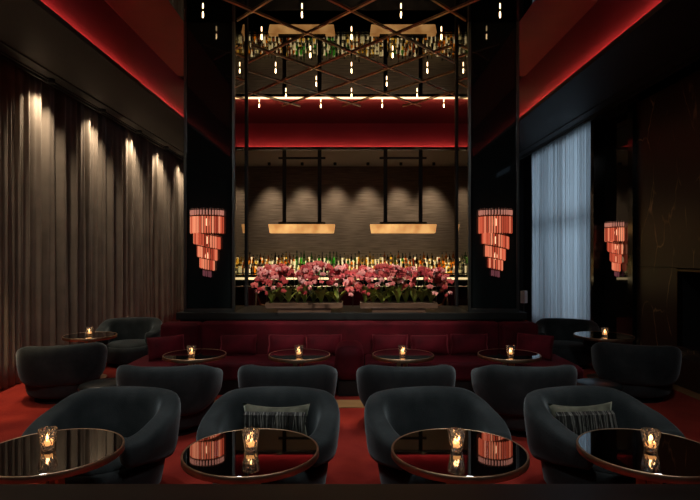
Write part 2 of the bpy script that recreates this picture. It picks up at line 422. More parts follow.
# right wall: marble d<8, dark mirror pier 8..9.2, window 9.3..12.7, rest
mb = MB(); mb.box(W, W+.15, 8.05, 9.28, 0, H+.5); mb.box(W, W+.15, 12.75, YE, 0, H+.5); mb.box(W, W+.15, 9.28, 12.75, 3.86, H+.5)
mb.box(W+.55, W+.7, Y0, 8.05, 0, H+.5); mb.box(W, W+.7, 8.05, 8.1, 0, H+.5)
struct('wall_right', mb, M['dark_wall'], 'dark right wall around the window')
w_ = struct('window_1', MB().box(W+.05, W+.06, 9.3, 12.75, .05, 3.86), M['pane'], 'tall window behind the sheer curtain', 'window')
mb = MB()
for yy in (9.3, 10.82, 12.68): mb.box(W+.0, W+.1, yy, yy+.09, 0, 3.86)
mb.box(W+.0, W+.1, 9.3, 12.75, 2.20, 2.30); mb.box(W+.0, W+.1, 9.3, 12.75, 0, .07); mb.box(W+.0, W+.1, 9.3, 12.75, 3.78, 3.86)
obj('window_frame', mb, M['black'], w_)
struct('trim_7', MB().box(W-.012, W, 8.18, 9.15, .02, 3.80), M['panel'], 'black mirror panel behind the right wall sconce', 'panel')
struct('trim_8', MB().box(W-.10, W, 8.04, 8.18, 0, ZS), M['gloss_black'], 'black pilaster between marble and mirror panel', 'trim')
struct('trim_9', MB().box(4.045, W, 9.10, 9.20, 0, ZS), M['gloss_black'], 'black jamb at the near edge of the window', 'trim')
# marble wall with firebox
mb = MB()
mb.box(W-.04, W+.1, Y0, 8.04, 1.415, ZS-.02)
mb.box(W-.04, W+.1, 7.05, 8.04, 0, 1.409)
mb.box(W-.04, W+.1, Y0, 5.3, 0, 1.409)
mb.box(W-.04, W+.1, 5.3, 7.05, 0, .40)
struct('wall_marble', mb, M['marble'], 'dark brown marble chimney wall with golden veins')
fb = thing('fireplace', 'black fireplace opening recessed in the marble wall', 'fireplace', (W, 6.18, 0))
mb = MB(); mb.box(.40, .44, -.87, .87, .40, 1.41); mb.box(.0, .42, -.88, -.86, .40, 1.41); mb.box(.0, .42, .86, .88, .40, 1.41); mb.box(.0, .42, -.87, .87, 1.39, 1.41); mb.box(.0, .42, -.87, .87, .39, .41)
obj('firebox', mb, M['hearth'], fb)
mb = MB(); mb.box(-.05, .02, -.87, -.84, .41, 1.39); mb.box(-.05, .02, .84, .87, .41, 1.39); mb.box(-.05, .02, -.87, .87, 1.37, 1.40)
obj('surround_frame', mb, M['dark_bronze'], fb, bevel=.003)
mb = MB()
for i in range(9): mb.tube([(.1, -.5+i*.125, .47), (.32, -.5+i*.125, .47)], .01)
mb.tube([(.1, -.55, .47), (.1, .55, .47)], .014); mb.tube([(.1, -.5, .41), (.1, -.5, .62)], .014); mb.tube([(.1, .5, .41), (.1, .5, .62)], .014)
obj('grate', mb, M['black'], fb)
o = obj('hearth_bench', MB().box(3.93, W-.045, 4.6, 6.98, .006, .36), M['marble'], bevel=.01)
tag(o, 'low veined marble hearth below the fireplace opening', 'hearth')

# ------------------------------------------------------------------ ceiling lattice
A_ = 1.213; P_ = .678; ZL = H-.028
rows = [(6.67 + P_*k, k % 2 == 0) for k in range(-5, 7)]
lat = thing('ceiling_lattice', 'bronze diamond lattice of rods with slim glowing bulbs under the mirror ceiling', 'light fixture', (0, 6.67, H))
def ok(x, y):
    if abs(x) > 2.1 or y < rows[0][0]-.4 or y > 10.95: return False
    if 6.94 < y < 7.86 and abs(x) > 1.44: return False
    return True
runs = []
for sgn in (-1, 1):
    for k in range(-14, 15):
        # line through (A/2 at row0): x = A*(.5+k) + sgn*(y-6.67)/P*A/2
        run = None
        y = 2.8
        while y < 11.05:
            x = A_*k + sgn*(y-6.67)/P_*A_/2
            if ok(x, y):
                if run is None: run = [(x, y), (x, y)]
                run[1] = (x, y)
            elif run:
                runs.append((run, sgn)); run = None
            y += .02
        if run: runs.append((run, sgn))
for run, sgn in runs:
    (xa, ya), (xb, yb) = run
    if math.hypot(xb-xa, yb-ya) < .25: continue
    z = -.012
    obj('rod', MB().tube([(xa, ya-6.67, z), (xb, yb-6.67, z)], .0112, 8), M['rodbrass'], lat, smooth=False)
bulb_me = MB().lathe([(0, -.088), (.005, -.086), (.0075, -.078), (.0075, -.026), (.006, -.018), (0, -.016)], 10).mesh('bulb', M['bulb'], True)
sock_me = MB().lathe([(0, -.018), (.011, -.017), (.011, -.008), (.014, -.006), (.014, 0), (0, 0)], 12).mesh('bulb_holder', M['brass'], True)
for yy, typeA in rows:
    xs = [A_*(k+.5) for k in (-2, -1, 0, 1)] if typeA else [A_*k for k in (-1, 0, 1)]
    for x in xs:
        if not ok(x, yy): continue
        h = link('bulb_holder', sock_me, lat, (x, yy-6.67, -.002)); link('bulb', bulb_me, h)

# ------------------------------------------------------------------ wall sconces
rod_cache = {}
def rod_mesh(L, m):
    k = (round(L, 3), m)
    if k not in rod_cache:
        rod_cache[k] = MB().lathe([(0, 0), (.0112, -.004), (.0112, -L+.012), (0, -L)], 6).mesh('glass_rod', M[m])
    return rod_cache[k]
TIERS = [  # radius, top z, rod length, count, material
    (.207, .945, .085, 17, 'rod_pale'), (.205, .865, .235, 20, 'rod'), (.165, .64, .175, 16, 'rod'), (.122, .475, .165, 12, 'rod'), (.088, .325, .15, 9, 'rod'), (.048, .18, .10, 5, 'rod_dim')]
def make_sconce(label):
    t = thing('wall_sconce', label, 'wall lamp', (0, 0, 0), 0, 'tiered glass wall sconces')
    obj('back_plate', MB().box(-.05, .05, -.02, 0, .12, .92), M['dark_bronze'], t, bevel=.004)
    for ti, (r, zt, L, n, m) in enumerate(TIERS):
        tilt = 0 if ti < 2 else -.22
        pts = [((r+.012)*math.cos(PI+PI*i/16), -.02+(r+.014)*math.sin(PI+PI*i/16)*.85, zt-.012+tilt*r*math.cos(PI+PI*i/16)) for i in range(17)]
        obj('tier_ring', MB().tube(pts, .008, 6), M['dark_bronze'], t)
        for i in range(n):
            a = PI + PI*(i+.5)/n
            link('glass_rod', rod_mesh(L, m), t, (r*math.cos(a), -.02+r*math.sin(a)*.85, zt+tilt*r*math.cos(a)), (0, 0, a))
    mb = MB()
    for z in (.78, .55, .35): mb.lathe([(0, -.05), (.018, -.04), (.022, 0), (.012, .04), (0, .05)], 10, (0, -.05, z))
    obj('lamp_bulb', mb, M['sconce_bulb'], t, smooth=True)
    mb = MB()
    for i in range(7):
        a = PI + PI*(i+.5)/7
        mb.lathe([(0, 0), (.006, .006), (.004, .016), (0, .024)], 6, (.205*math.cos(a), -.02+.17*math.sin(a), .937))
    obj('finial', mb, M['steel'], t)
    return t
s1 = make_sconce('tiered pink glass wall sconce on the left black column'); s1.location = (px(206, 6.9), CF-.012, 1.22)
dup(s1, (px(496.5, 6.9), CF-.012, 1.22), 0, 'tiered pink glass wall sconce on the right black column')
dup(s1, (W-.012, 8.62, 1.16), -PI/2, 'smaller-looking tiered glass sconce on the right wall between sheer curtain and marble')

# ------------------------------------------------------------------ bar
bk = thing('back_bar', 'stepped back bar shelf lit from below, crowded with bottles', 'bar shelf', (0, 16.55, 0))
obj('cabinet', MB().box(-3.3, 3.3, -.55, .33, 0, 1.02), M['gloss_black'], bk)
TZ = [1.05, 1.18, 1.31]; TY = [16.18, 16.36, 16.54]
for i in range(3):
    yb = TY[i]-16.55
    obj('shelf', MB().box(-3.25, 3.25, yb-.085, yb+.085, 1.02, TZ[i]), M['gloss_black'], bk)
    mb = MB()
    for q in range(44): mb.box(-3.22+.146*q+.02*math.sin(q*7.3+i), -3.22+.146*q+.095+.02*math.sin(q*5.1+i), yb+.070, yb+.084, TZ[i]+.001, TZ[i]+.15+.06*math.sin(q*3.7+i*2))
    obj('light_strip', mb, M['led_shelf'], bk)
def bottle_prof(kind, h):
    if kind == 0: return [(0, 0), (.036, 0), (.038, .01), (.038, h*.58), (.030, h*.68), (.013, h*.76), (.012, h*.92), (.015, h*.93), (.015, h), (0, h)]
    if kind == 1: return [(0, 0), (.044, 0), (.046, .01), (.046, h*.50), (.040, h*.60), (.016, h*.70), (.014, h*.86), (.020, h*.87), (.020, h), (0, h)]
    if kind == 2: return [(0, 0), (.032, 0), (.034, .01), (.037, h*.40), (.034, h*.55), (.014, h*.80), (.013, h*.93), (.015, h*.94), (.015, h), (0, h)]
    return [(0, 0), (.040, 0), (.045, h*.1), (.048, h*.3), (.038, h*.48), (.016, h*.62), (.015, h*.80), (.024, h*.82), (.024, h), (0, h)]
bot_cache = {}
def bottle_mesh(kind, hc, colr):
    k = (kind, hc, colr)
    if k not in bot_cache:
        h = .25 + .026*hc; pr = bottle_prof(kind, h)
        mb = MB(); mb.cur = 0; mb.lathe(pr[:-2], 12); mb.cur = 1; mb.lathe(pr[-3:], 12)
        mb.cur = 2
        rl = pr[2][0]*1.012
        if kind != 3: mb.lathe([(rl, h*.16), (rl, h*.40)], 12, a0=-PI*.85, a1=-PI*.15)
        bot_cache[k] = mb.mesh('liquor_bottle', [BOT[colr], M['cap'], M['label']], True)
    return bot_cache[k]
KN = ['straight', 'squat', 'slender', 'round-bellied']
CN = {'amber': 'amber', 'green': 'green', 'clear': 'clear glass', 'gold': 'golden', 'dark': 'dark brown', 'rust': 'rust-red'}
TN = ['front', 'middle', 'top']
def pick(x):
    if x < -1.7: w = [('amber', 5), ('gold', 3), ('rust', 2), ('dark', 2), ('clear', 1)]
    elif x < -.2: w = [('green', 5), ('clear', 5), ('gold', 2), ('dark', 2)]
    elif x < 1.6: w = [('gold', 5), ('clear', 3), ('amber', 3), ('dark', 2), ('green', 1)]
    else: w = [('amber', 3), ('dark', 3), ('gold', 3), ('rust', 1), ('clear', 1)]
    return random.choices([a for a, _ in w], [b for _, b in w])[0]
for ti in range(3):
    n = 57
    for i in range(n):
        x = -3.08 + i*.110 + random.uniform(-.012, .012)
        kind = random.randrange(4); hc = random.choice([0,1,2,2,3,3,4,5,6]); cl = pick(x)
        o = link('liquor_bottle', bottle_mesh(kind, hc, cl), None, (x, TY[ti] - .03 + (.022 if i % 2 else -.022), TZ[ti]+.0005), (0, 0, random.uniform(-.5, .5)))
        tag(o, f'{KN[kind]} {CN[cl]} bottle, {nth(i)} from left on the {TN[ti]} lit shelf', 'bottle', f'bottles on the {TN[ti]} step of the back bar')
bc = thing('bar_counter', 'long dark bar counter with a bright strip under its top edge', 'bar counter', (0, 14.1, 0))
obj('counter_top', MB().box(-3.2, 3.2, -.36, .36, 1.03, 1.08), M['gloss_black'], bc, bevel=.006)
obj('front_panel', MB().box(-3.15, 3.15, -.26, .3, 0, 1.03), M['gloss_black'], bc)
obj('light_strip', MB().box(-3.15, 3.15, -.30, -.265, .955, 1.01), M['led_bar'], bc)
# pendants
def make_pendant(label, X):
    t = thing('bar_pendant', label, 'pendant lamp', (X, 13.0, 2.205), 0, 'alabaster pendants above the bar')
    mb = MB(); w, h, e = .79, .105, .03
    vs = [(-w+e, -.09, -h), (w-e, -.09, -h), (w-e, .09, -h), (-w+e, .09, -h), (-w, -.12, h), (w, -.12, h), (w, .12, h), (-w, .12, h)]
    mb.add(vs, [(0, 1, 2, 3), (4, 7, 6, 5), (0, 4, 5, 1), (1, 5, 6, 2), (2, 6, 7, 3), (3, 7, 4, 0)])
    obj('alabaster_shade', mb, M['alabaster'], t, bevel=.012)
    obj('top_bar', MB().box(-.56, .56, -.05, .05, h+.002, h+.06), M['black'], t)
    for x in (-.42, .42): obj('hanging_rod', MB().box(x-.045, x+.045, -.02, .02, h+.06, 2.02), M['black'], t)
    obj('ceiling_bracket', MB().box(-.56, .56, -.03, .03, 1.665, 1.71), M['black'], t)
    return t
make_pendant('glowing amber alabaster bar pendant on black rods, the left one above the bar', px(302, 13))
make_pendant('glowing amber alabaster bar pendant on black rods, the right one above the bar', px(403, 13))

# ------------------------------------------------------------------ tub chairs
def make_chair():
    t = thing('tub_chair', 'x', 'armchair', (0, 0, 0), 0)
    # faces -Y ; back toward +Y
    PHI = R(128); N = 56; K = 24
    loops = []
    def sect(phi, sh=1.0):
        u = min(1, abs(phi)/PHI)
        ease = max(0, (u-.35)/.65); ease = ease*ease*(3-2*ease)
        zt = .634 - .145*ease - .005*u
        zb = .205 + .115*ease
        hz = (zt-zb)/2*sh; zc = (zt+zb)/2
        th = .074*sh
        p = phi*(1 + .0*u)
        sx = math.copysign(abs(math.sin(p))**.80, math.sin(p)); sy = math.copysign(abs(math.cos(p))**.80, math.cos(p))
        pts = []
        for k in range(K):
            a = 2*PI*k/K
            ca, sa = math.cos(a), math.sin(a)
            dr = math.copysign(abs(ca)**.62, ca)*th; dz = math.copysign(abs(sa)**.5, sa)*hz
            z = zc + dz
            r = .352 + .040*(z-.27)/.38 + dr
            pts.append((r*sx, r*sy, z))
        return pts
    for i, sh in ((0, .05), (0, .5), (0, .8), (0, .94)):
        loops.append(sect(-PHI - {.05: .10, .5: .095, .8: .065, .94: .03}[sh], sh))
    for i in range(N+1): loops.append(sect(-PHI + 2*PHI*i/N))
    for sh in (.94, .8, .5, .05): loops.append(sect(PHI + {.05: .10, .5: .095, .8: .065, .94: .03}[sh], sh))
    obj('backrest', MB().loops(loops), M['velvet'], t, smooth=True)
    prof = [(0, .335), (.19, .333), (.26, .325), (.30, .305), (.315, .28), (.315, .22), (.30, .20), (.2, .195), (0, .195)]
    obj('seat_cushion', MB().lathe(prof, 40), M['velvet'], t, smooth=True, loc=(0, -.03, 0))
    prof = [(0, .29), (.33, .29), (.372, .275), (.375, .22), (.355, .10), (.335, .07), (0, .07)]
    obj('seat_base', MB().lathe(prof, 40), M['velvet'], t, smooth=True)
    prof = [(0, .075), (.24, .075), (.24, .03), (.28, .02), (.28, 0), (0, 0)]
    obj('swivel_base', MB().lathe(prof, 36), M['velvet_base'], t)
    return t
ch = make_chair()
CH = [  # x, y, rz, label
 (-1.60, 3.52, R(-8), 'dark teal velvet tub chair facing the near table beside the left drape', 'chairs at the near tables'),
 (-.525, 3.52, R(-4), 'dark teal velvet tub chair holding a fringed cushion, behind the near table left of centre', 'chairs at the near tables'),
 (.545, 3.52, R(14), 'empty dark teal velvet tub chair behind the near table right of centre', 'chairs at the near tables'),
 (1.62, 3.53, R(16), 'dark teal velvet tub chair holding a fringed cushion, nearest the marble wall', 'chairs at the near tables'),
 (-1.645, 4.99, R(180), 'dark teal tub chair seen from behind, at the leftmost table by the red banquette', 'chairs facing the banquette'),
 (-.575, 4.99, R(180), 'dark teal tub chair seen from behind, directly behind the left fringed-cushion chair', 'chairs facing the banquette'),
 (.49, 4.99, R(180), 'dark teal tub chair seen from behind, directly behind the empty near chair', 'chairs facing the banquette'),
 (1.56, 4.99, R(180), 'dark teal tub chair seen from behind, at the rightmost table by the red banquette', 'chairs facing the banquette'),
 (-3.20, 6.05, R(-155), 'dark teal tub chair seen from behind, on orange-lit carpet beside the left drape', 'side table chairs'),
 (3.16, 6.08, R(157), 'dark teal tub chair seen from behind, in front of the marble fireplace', 'side table chairs'),
 (-3.22, 7.90, R(12), 'dark tub chair beyond the small side table by the left drape', 'side table chairs'),
 (3.06, 7.78, R(-25), 'dark tub chair beyond the small side table by the sheer curtain', 'side table chairs'),
]
for i, (x, y, rz, lab, g) in enumerate(CH):
    if i == 0:
        ch.location = (x, y, 0); ch.rotation_euler = (0, 0, rz); tag(ch, lab, None, g)
    else: dup(ch, (x, y, 0), rz, lab, g)

def pillow_mb(w, h, t, pinch=.10, n=14):
    mb = MB(); vs = []; fs = []
    for side in (1, -1):
        for j in range(n+1):
            for i in range(n+1):
                u = -1+2*i/n; v = -1+2*j/n
                k = (1-abs(u)**2.4)*(1-abs(v)**2.4)
                x = u*w/2*(1-pinch*(1-u*u)*0 - pinch*(1-abs(v))*abs(u)**3*.6)
                z = v*h/2*(1-pinch*(1-u*u)*abs(v)**3*.9)
                vs.append((x, -side*t/2*max(k, 0)**.55, z))
    N = (n+1)**2
    for s in (0, 1):
        for j in range(n):
            for i in range(n):
                a = s*N + j*(n+1)+i
                fs.append((a, a+1, a+n+2, a+n+1))
    return mb.add(vs, fs)
def fringed(label, loc, rx, rz, seed, flen):
    t = thing('fringed_cushion', label, 'cushion', loc, rz, 'fringed cushions on the near chairs'); t.rotation_euler = (rx, 0, rz)
    obj('cushion_cover', pillow_mb(.46, .26, .13, .22), M['olive'], t, smooth=True, loc=(0, 0, .125))
    rnd = random.Random(seed); mb = MB()
    for i in range(190):
        x = -.205 + .41*i/189 + rnd.uniform(-.004, .004)
        mb.cur = 1 if rnd.random() < .16 else 0
        L = flen + rnd.uniform(-.03, .02); dx = rnd.uniform(-.02, .02)
        k = (1-abs(x/.23)**2.4)
        yo = -.065*max(k, 0)**.55
        r0 = rnd.uniform(.0018, .0034); o = rnd.uniform(0, .008) + (.006 if mb.cur else 0)
        mb.tube([(x, yo*.9-.004, .197), (x+dx*.3, yo-.014-o, .175), (x+dx*.7, yo-.018-o, .175-L*.5), (x+dx, yo-.012-o, .18-L)], [r0, r0, r0, r0*.5], 5)
    obj('fringe', mb, [M['fringe'], M['fringe_light']], t)
fringed('olive cushion with dark fringe in the chair left of centre', (-.515, 3.64, .325), R(-16), R(-3), 1, .12)
fringed('olive cushion with long dark fringe in the chair nearest the marble wall', (1.57, 3.66, .325), R(-14), R(6), 2, .17)

# ------------------------------------------------------------------ poufs
mb = MB().lathe([(0, .38), (.17, .378), (.215, .362), (.225, .335), (.215, .31), (.222, .30), (.222, .08), (.2, .06), (0, .06)], 36)
pf = thing('round_pouf', 'round black leather pouf between the left rear tub chairs', 'pouf', (-2.34, 5.15, 0), 0, 'leather poufs')
obj('leather_seat', mb, M['leather'], pf, smooth=True); obj('foot_ring', MB().lathe([(0, 0), (.18, 0), (.18, .06), (0, .06)], 32), M['dark_bronze'], pf)
dup(pf, (2.32, 5.15, 0), 0, 'round black leather pouf between the right rear tub chairs')

# ------------------------------------------------------------------ tables + candles
def make_table(r, label, grp, loc, top=.55):
    t = thing('cocktail_table', label, 'table', loc, 0, grp)
    obj('table_top', MB().lathe([(0, top), (r-.012, top), (r-.010, top-.002), (r-.010, top-.012), (0, top-.012)], 72), M['black_glass'], t)
    obj('rim', MB().lathe([(r-.011, top-.002), (r-.008, top+.001), (r-.002, top+.001), (r, top-.003), (r, top-.032), (r-.004, top-.036), (r-.03, top-.036), (r-.03, top-.012)], 72), M['bronze'], t, smooth=True)
    for k in range(3):
        a = R(-60+120*k)
        mb = MB().box(.02, r*.52, -.014, .014, top-.056, top-.036)
        mb.loops([[(.045*1+o, s, z) for o, s in ((-.02, -.014), (.02, -.014), (.02, .014), (-.02, .014))] for z in (.03, top-.05)])
        obj('leg', mb, M['brass'], t, rot=(0, 0, a), bevel=.003)
    obj('foot', MB().lathe([(0, 0), (.2, 0), (.2, .012), (.05, .03), (0, .03)], 40), M['bronze'], t)
    return t
TB = []
for X, lab in ((-1.585, 'black glass table nearest the drape, reflecting its folds'), (-.53, 'near black glass table left of centre, reflecting the left sconce'),
               (.567, 'near black glass table right of centre, reflecting the right sconce'), (1.575, 'near black glass table nearest the marble wall')):
    TB.append((X, 2.88, .357, lab, 'near tables'))
for X, lab in ((-1.628, 'small bronze-rimmed table at the left end of the red banquette'), (-.541, 'small bronze-rimmed table left of the banquette divider'),
               (.536, 'small bronze-rimmed table right of the banquette divider'), (1.638, 'small bronze-rimmed table at the right end of the red banquette')):
    TB.append((X, 5.66, .32, lab, 'tables at the banquette'))
TB.append((-3.36, 7.0, .32, 'small bronze-rimmed side table beside the left drape', 'side tables'))
TB.append((3.24, 7.0, .36, 'small bronze-rimmed side table near the sheer curtain', 'side tables'))
protos = {}
for X, Y, r, lab, g in TB:
    if r not in protos: protos[r] = make_table(r, lab, g, (X, Y, 0))
    else: dup(protos[r], (X, Y, 0), 0, lab, g)

def make_candle(label, loc):
    t = thing('candle_holder', label, 'candle', loc, 0, 'crystal candle holders')
    # faceted tumbler: staggered diamond facets
    mb = MB(); n = 12; rings = [(0.0, .030), (.014, .033), (.038, .037), (.062, .041), (.086, .045), (.106, .0475)]
    vs = []; fs = []
    for j, (z, r) in enumerate(rings):
        for i in range(n):
            a = 2*PI*(i + .5*(j % 2))/n; rr = r*(1.0 if j in (0, 5) else (1.05 if (i+j) % 2 else .97))
            vs.append((rr*math.cos(a), rr*math.sin(a), z))
    for j in range(len(rings)-1):
        for i in range(n):
            i2 = (i+1) % n
            if j % 2 == 0: fs += [(j*n+i, j*n+i2, (j+1)*n+i), (j*n+i2, (j+1)*n+i2, (j+1)*n+i)]
            else: fs += [(j*n+i, (j+1)*n+i2, (j+1)*n+i), (j*n+i, j*n+i2, (j+1)*n+i2)]
    o = len(vs)
    inner = [(.106, .041), (.06, .034), (.02, .026)]
    for (z, r) in inner:
        for i in range(n):
            a = 2*PI*(i+.5)/n; vs.append((r*math.cos(a), r*math.sin(a), z))
    top = (len(rings)-1)*n
    for i in range(n):
        i2 = (i+1) % n
        fs.append((top+i, top+i2, o+i2, o+i))
        fs.append((o+i, o+i2, o+n+i2, o+n+i)); fs.append((o+n+i, o+n+i2, o+2*n+i2, o+2*n+i))
    fs.append(tuple(range(n))); fs.append(tuple(o+2*n+i for i in range(n)))
    mb.add(vs, fs)
    obj('crystal_glass', mb, M['crystal'], t)
    w = obj('candle', MB().lathe([(0, 0), (.020, 0), (.021, .018), (.014, .022), (0, .020)], 16, (0, 0, .022)), M['wax'], t, smooth=True)
    obj('flame', MB().lathe([(0, 0), (.005, .006), (.007, .016), (.005, .030), (.002, .042), (0, .048)], 12, (0, 0, .042)), M['flame'], w, smooth=True)
    return t
CD = [(-1.612, 2.89, 'cut crystal tealight on the near table beside the drape'), (-.532, 2.88, 'cut crystal tealight on the near table left of centre'),
      (.553, 2.87, 'cut crystal tealight on the near table right of centre'), (1.578, 2.87, 'cut crystal tealight on the near table by the marble wall'),
      (-1.63, 5.55, 'cut crystal tealight on the leftmost banquette table'), (-.535, 5.55, 'cut crystal tealight on the banquette table left of the divider'),
      (.522, 5.55, 'cut crystal tealight on the banquette table right of the divider'), (1.62, 5.55, 'cut crystal tealight on the rightmost banquette table'),
      (-3.36, 6.98, 'cut crystal tealight on the side table by the left drape'), (3.22, 6.92, 'cut crystal tealight on the side table near the sheer curtain')]
c0 = None
for x, y, lab in CD:
    if c0 is None: c0 = make_candle(lab, (x, y, .5505))
    else: dup(c0, (x, y, .5505), 0, lab)

# ------------------------------------------------------------------ banquette
bq = thing('banquette_sofa', 'long crimson velvet banquette below the orchid console with rounded ends', 'sofa', (0, 6.6, 0))
YQ = 6.6
obj('backrest', MB().box(-1.85, 1.81, 6.66-YQ, 6.87-YQ, .34, .755), M['red_velvet'], bq, bevel=.035)
for s, a, b in ((-1, 1.86, 2.33), (1, 1.82, 2.28)):
    x0, x1 = sorted((s*a, s*b))
    obj('corner_backrest', MB().box(x0, x1, 6.60-YQ, 6.87-YQ, .34, .75), M['red_velvet'], bq, bevel=.05)
def outline_prism(pts, z0, z1): 
    return MB().loops([[(x, y, z) for x, y in pts] for z in (z0, z1)])
def seat_pts(s, inset=0, n=10):
    # inner divider at x~0 ; sweeping round outer end that comes forward
    a = []
    x_in, x_out, yb, yf = .16+inset, 2.50-inset, 6.66, 6.08+inset
    a.append((s*x_in, yb)); a.append((s*x_in, yf))
    a.append((s*1.95, yf))
    # chaise end : rounded tongue forward
    cx, cyy, r = 2.23, 5.92, .27-inset
    for i in range(n+1):
        t = PI + PI*i/n
        a.append((s*(cx + r*math.cos(t)), cyy + r*math.sin(t)))
    a.append((s*x_out, yb))
    return a
for s in (-1, 1):
    pts = [(x, y-YQ) for x, y in seat_pts(s)]
    obj('seat', outline_prism(pts, .17, .375), M['red_velvet'], bq, bevel=.04)
    pts = [(x, y-YQ) for x, y in seat_pts(s, .05)]
    obj('plinth', outline_prism(pts, .006, .17), M['black'], bq)
obj('divider_arm', MB().box(-.19, .14, 6.02-YQ, 6.66-YQ, .17, .555), M['red_velvet'], bq, bevel=.11, seg=6)
obj('divider_plinth', MB().box(-.15, .10, 6.08-YQ, 6.66-YQ, .006, .17), M['black'], bq)
# red scatter pillows
def red_pillow(x, y, w, h, rz, tilt, label, zb=.378):
    t = thing('velvet_cushion', label, 'cushion', (x, y, zb), rz, 'crimson scatter cushions'); t.rotation_euler = (tilt, 0, rz)
    mb = pillow_mb(w, h, .14, .1)
    obj('cushion_cover', mb, M['red_cushion_lit'], t, smooth=True, loc=(0, 0, h/2))
    pts = [(-w/2*.985, 0, h*.03), (w/2*.985, 0, h*.03), (w/2*.985, 0, h*.97), (-w/2*.985, 0, h*.97), (-w/2*.985, 0, h*.03)]
    obj('piping', MB().tube(pts, .005, 6), M['red_piping'], t)
for a in ((-2.12, 6.28, .44, .27, R(40), R(-14), 'crimson cushion at the far left end of the banquette'),
          (-1.36, 6.52, .44, .25, R(3), R(-16), 'crimson cushion behind the leftmost banquette table, right of its candle'),
          (-.78, 6.53, .46, .25, R(-2), R(-16), 'crimson cushion behind the candle left of the divider'),
          (-.33, 6.50, .44, .26, R(4), R(-20), 'crimson cushion against the left side of the divider arm'),
          (.46, 6.53, .44, .25, R(-4), R(-16), 'crimson cushion right of the divider arm'),
          (.94, 6.51, .46, .25, R(2), R(-18), 'crimson cushion behind the table right of the divider, right of its candle'),
          (1.42, 6.53, .45, .26, R(-3), R(-16), 'crimson cushion behind the rightmost banquette table, left of its candle'),
          (2.10, 6.30, .44, .29, R(-40), R(-14), 'crimson cushion at the far right end of the banquette')):
    red_pillow(*a)

# ------------------------------------------------------------------ orchids
def make_planter(X, label):
    t = thing('planter_box', label, 'planter', (X, 7.03, .85), 0, 'orchid planters')
    obj('box_body', MB().box(-.34, .34, -.13, .13, 0, .055), M['planter'], t, bevel=.004)
    mb = MB(); mb.box(-.49, .49, -.15, .15, .055, .075); mb.box(-.49, .49, -.15, -.135, .075, .125); mb.box(-.49, .49, .135, .15, .075, .125); mb.box(-.49, -.475, -.135, .135, .075, .125); mb.box(.475, .49, -.135, .135, .075, .125)
    obj('tray', mb, M['planter'], t, bevel=.003)
    obj('bark_mulch', MB().box(-.475, .475, -.135, .135, .075, .112), M['soil'], t)
    return t
make_planter(-.60, 'walnut planter box of pink orchids, left one on the console')
make_planter(.60, 'walnut planter box of pink orchids, right one on the console')
def petal(mb, ang, L, w, lift):
    n = 5; vs = []; fs = []
    for i in range(n+1):
        t = i/n; ww = w*math.sin(PI*(t*.86+.10))**.8
        z = lift*t*t*L
        for u in (-1, 0, 1):
            vs.append((u*ww, t*L, z + abs(u)*-.004 + .003))
    for i in range(n):
        for u in range(2): fs.append((i*3+u, i*3+u+1, (i+1)*3+u+1, (i+1)*3+u))
    mb.add(vs, fs, Matrix.Rotation(ang, 4, 'Z'))
def flower_mesh(k):
    mb = MB(); s = .05
    for a in (0, R(125), R(-125)): petal(mb, a, s*.95, s*.30, -.2 - .1*k)
    for a in (R(72), R(-72)): petal(mb, a, s*1.02, s*.52, .12 - .12*k)
    mb.cur = 1
    mb.lathe([(0, .022), (.006, .020), (.010, .010), (.008, 0)], 7, (0, -.008, .002))
    petal(mb, PI, s*.45, s*.22, .8)
    return mb.mesh('flower', [M['petal'], M['lip']], True)
FL = [flower_mesh(k) for k in range(3)]
def leaf_mesh(k):
    mb = MB(); vs = []; fs = []; n = 8; L = .20+.03*k
    for i in range(n+1):
        t = i/n; w = .031*math.sin(PI*min(1, t*.88+.1))**.6
        z = .16*math.sin(t*1.6)*(1-.35*k*.4) - .10*t*t*k*.35 + .004; y = L*t
        for u in (-1, 0, 1): vs.append((u*w, y, z + abs(u)*.010))
    for i in range(n):
        for u in range(2): fs.append((i*3+u, i*3+u+1, (i+1)*3+u+1, (i+1)*3+u))
    return mb.add(vs, fs).mesh('leaf', M['leaf'], True)
LF = [leaf_mesh(k) for k in range(3)]
def bez(p, t):
    a, b, c, d = p; u = 1-t
    return a*u**3 + b*3*u*u*t + c*3*u*t*t + d*t**3
rnd = random.Random(21)
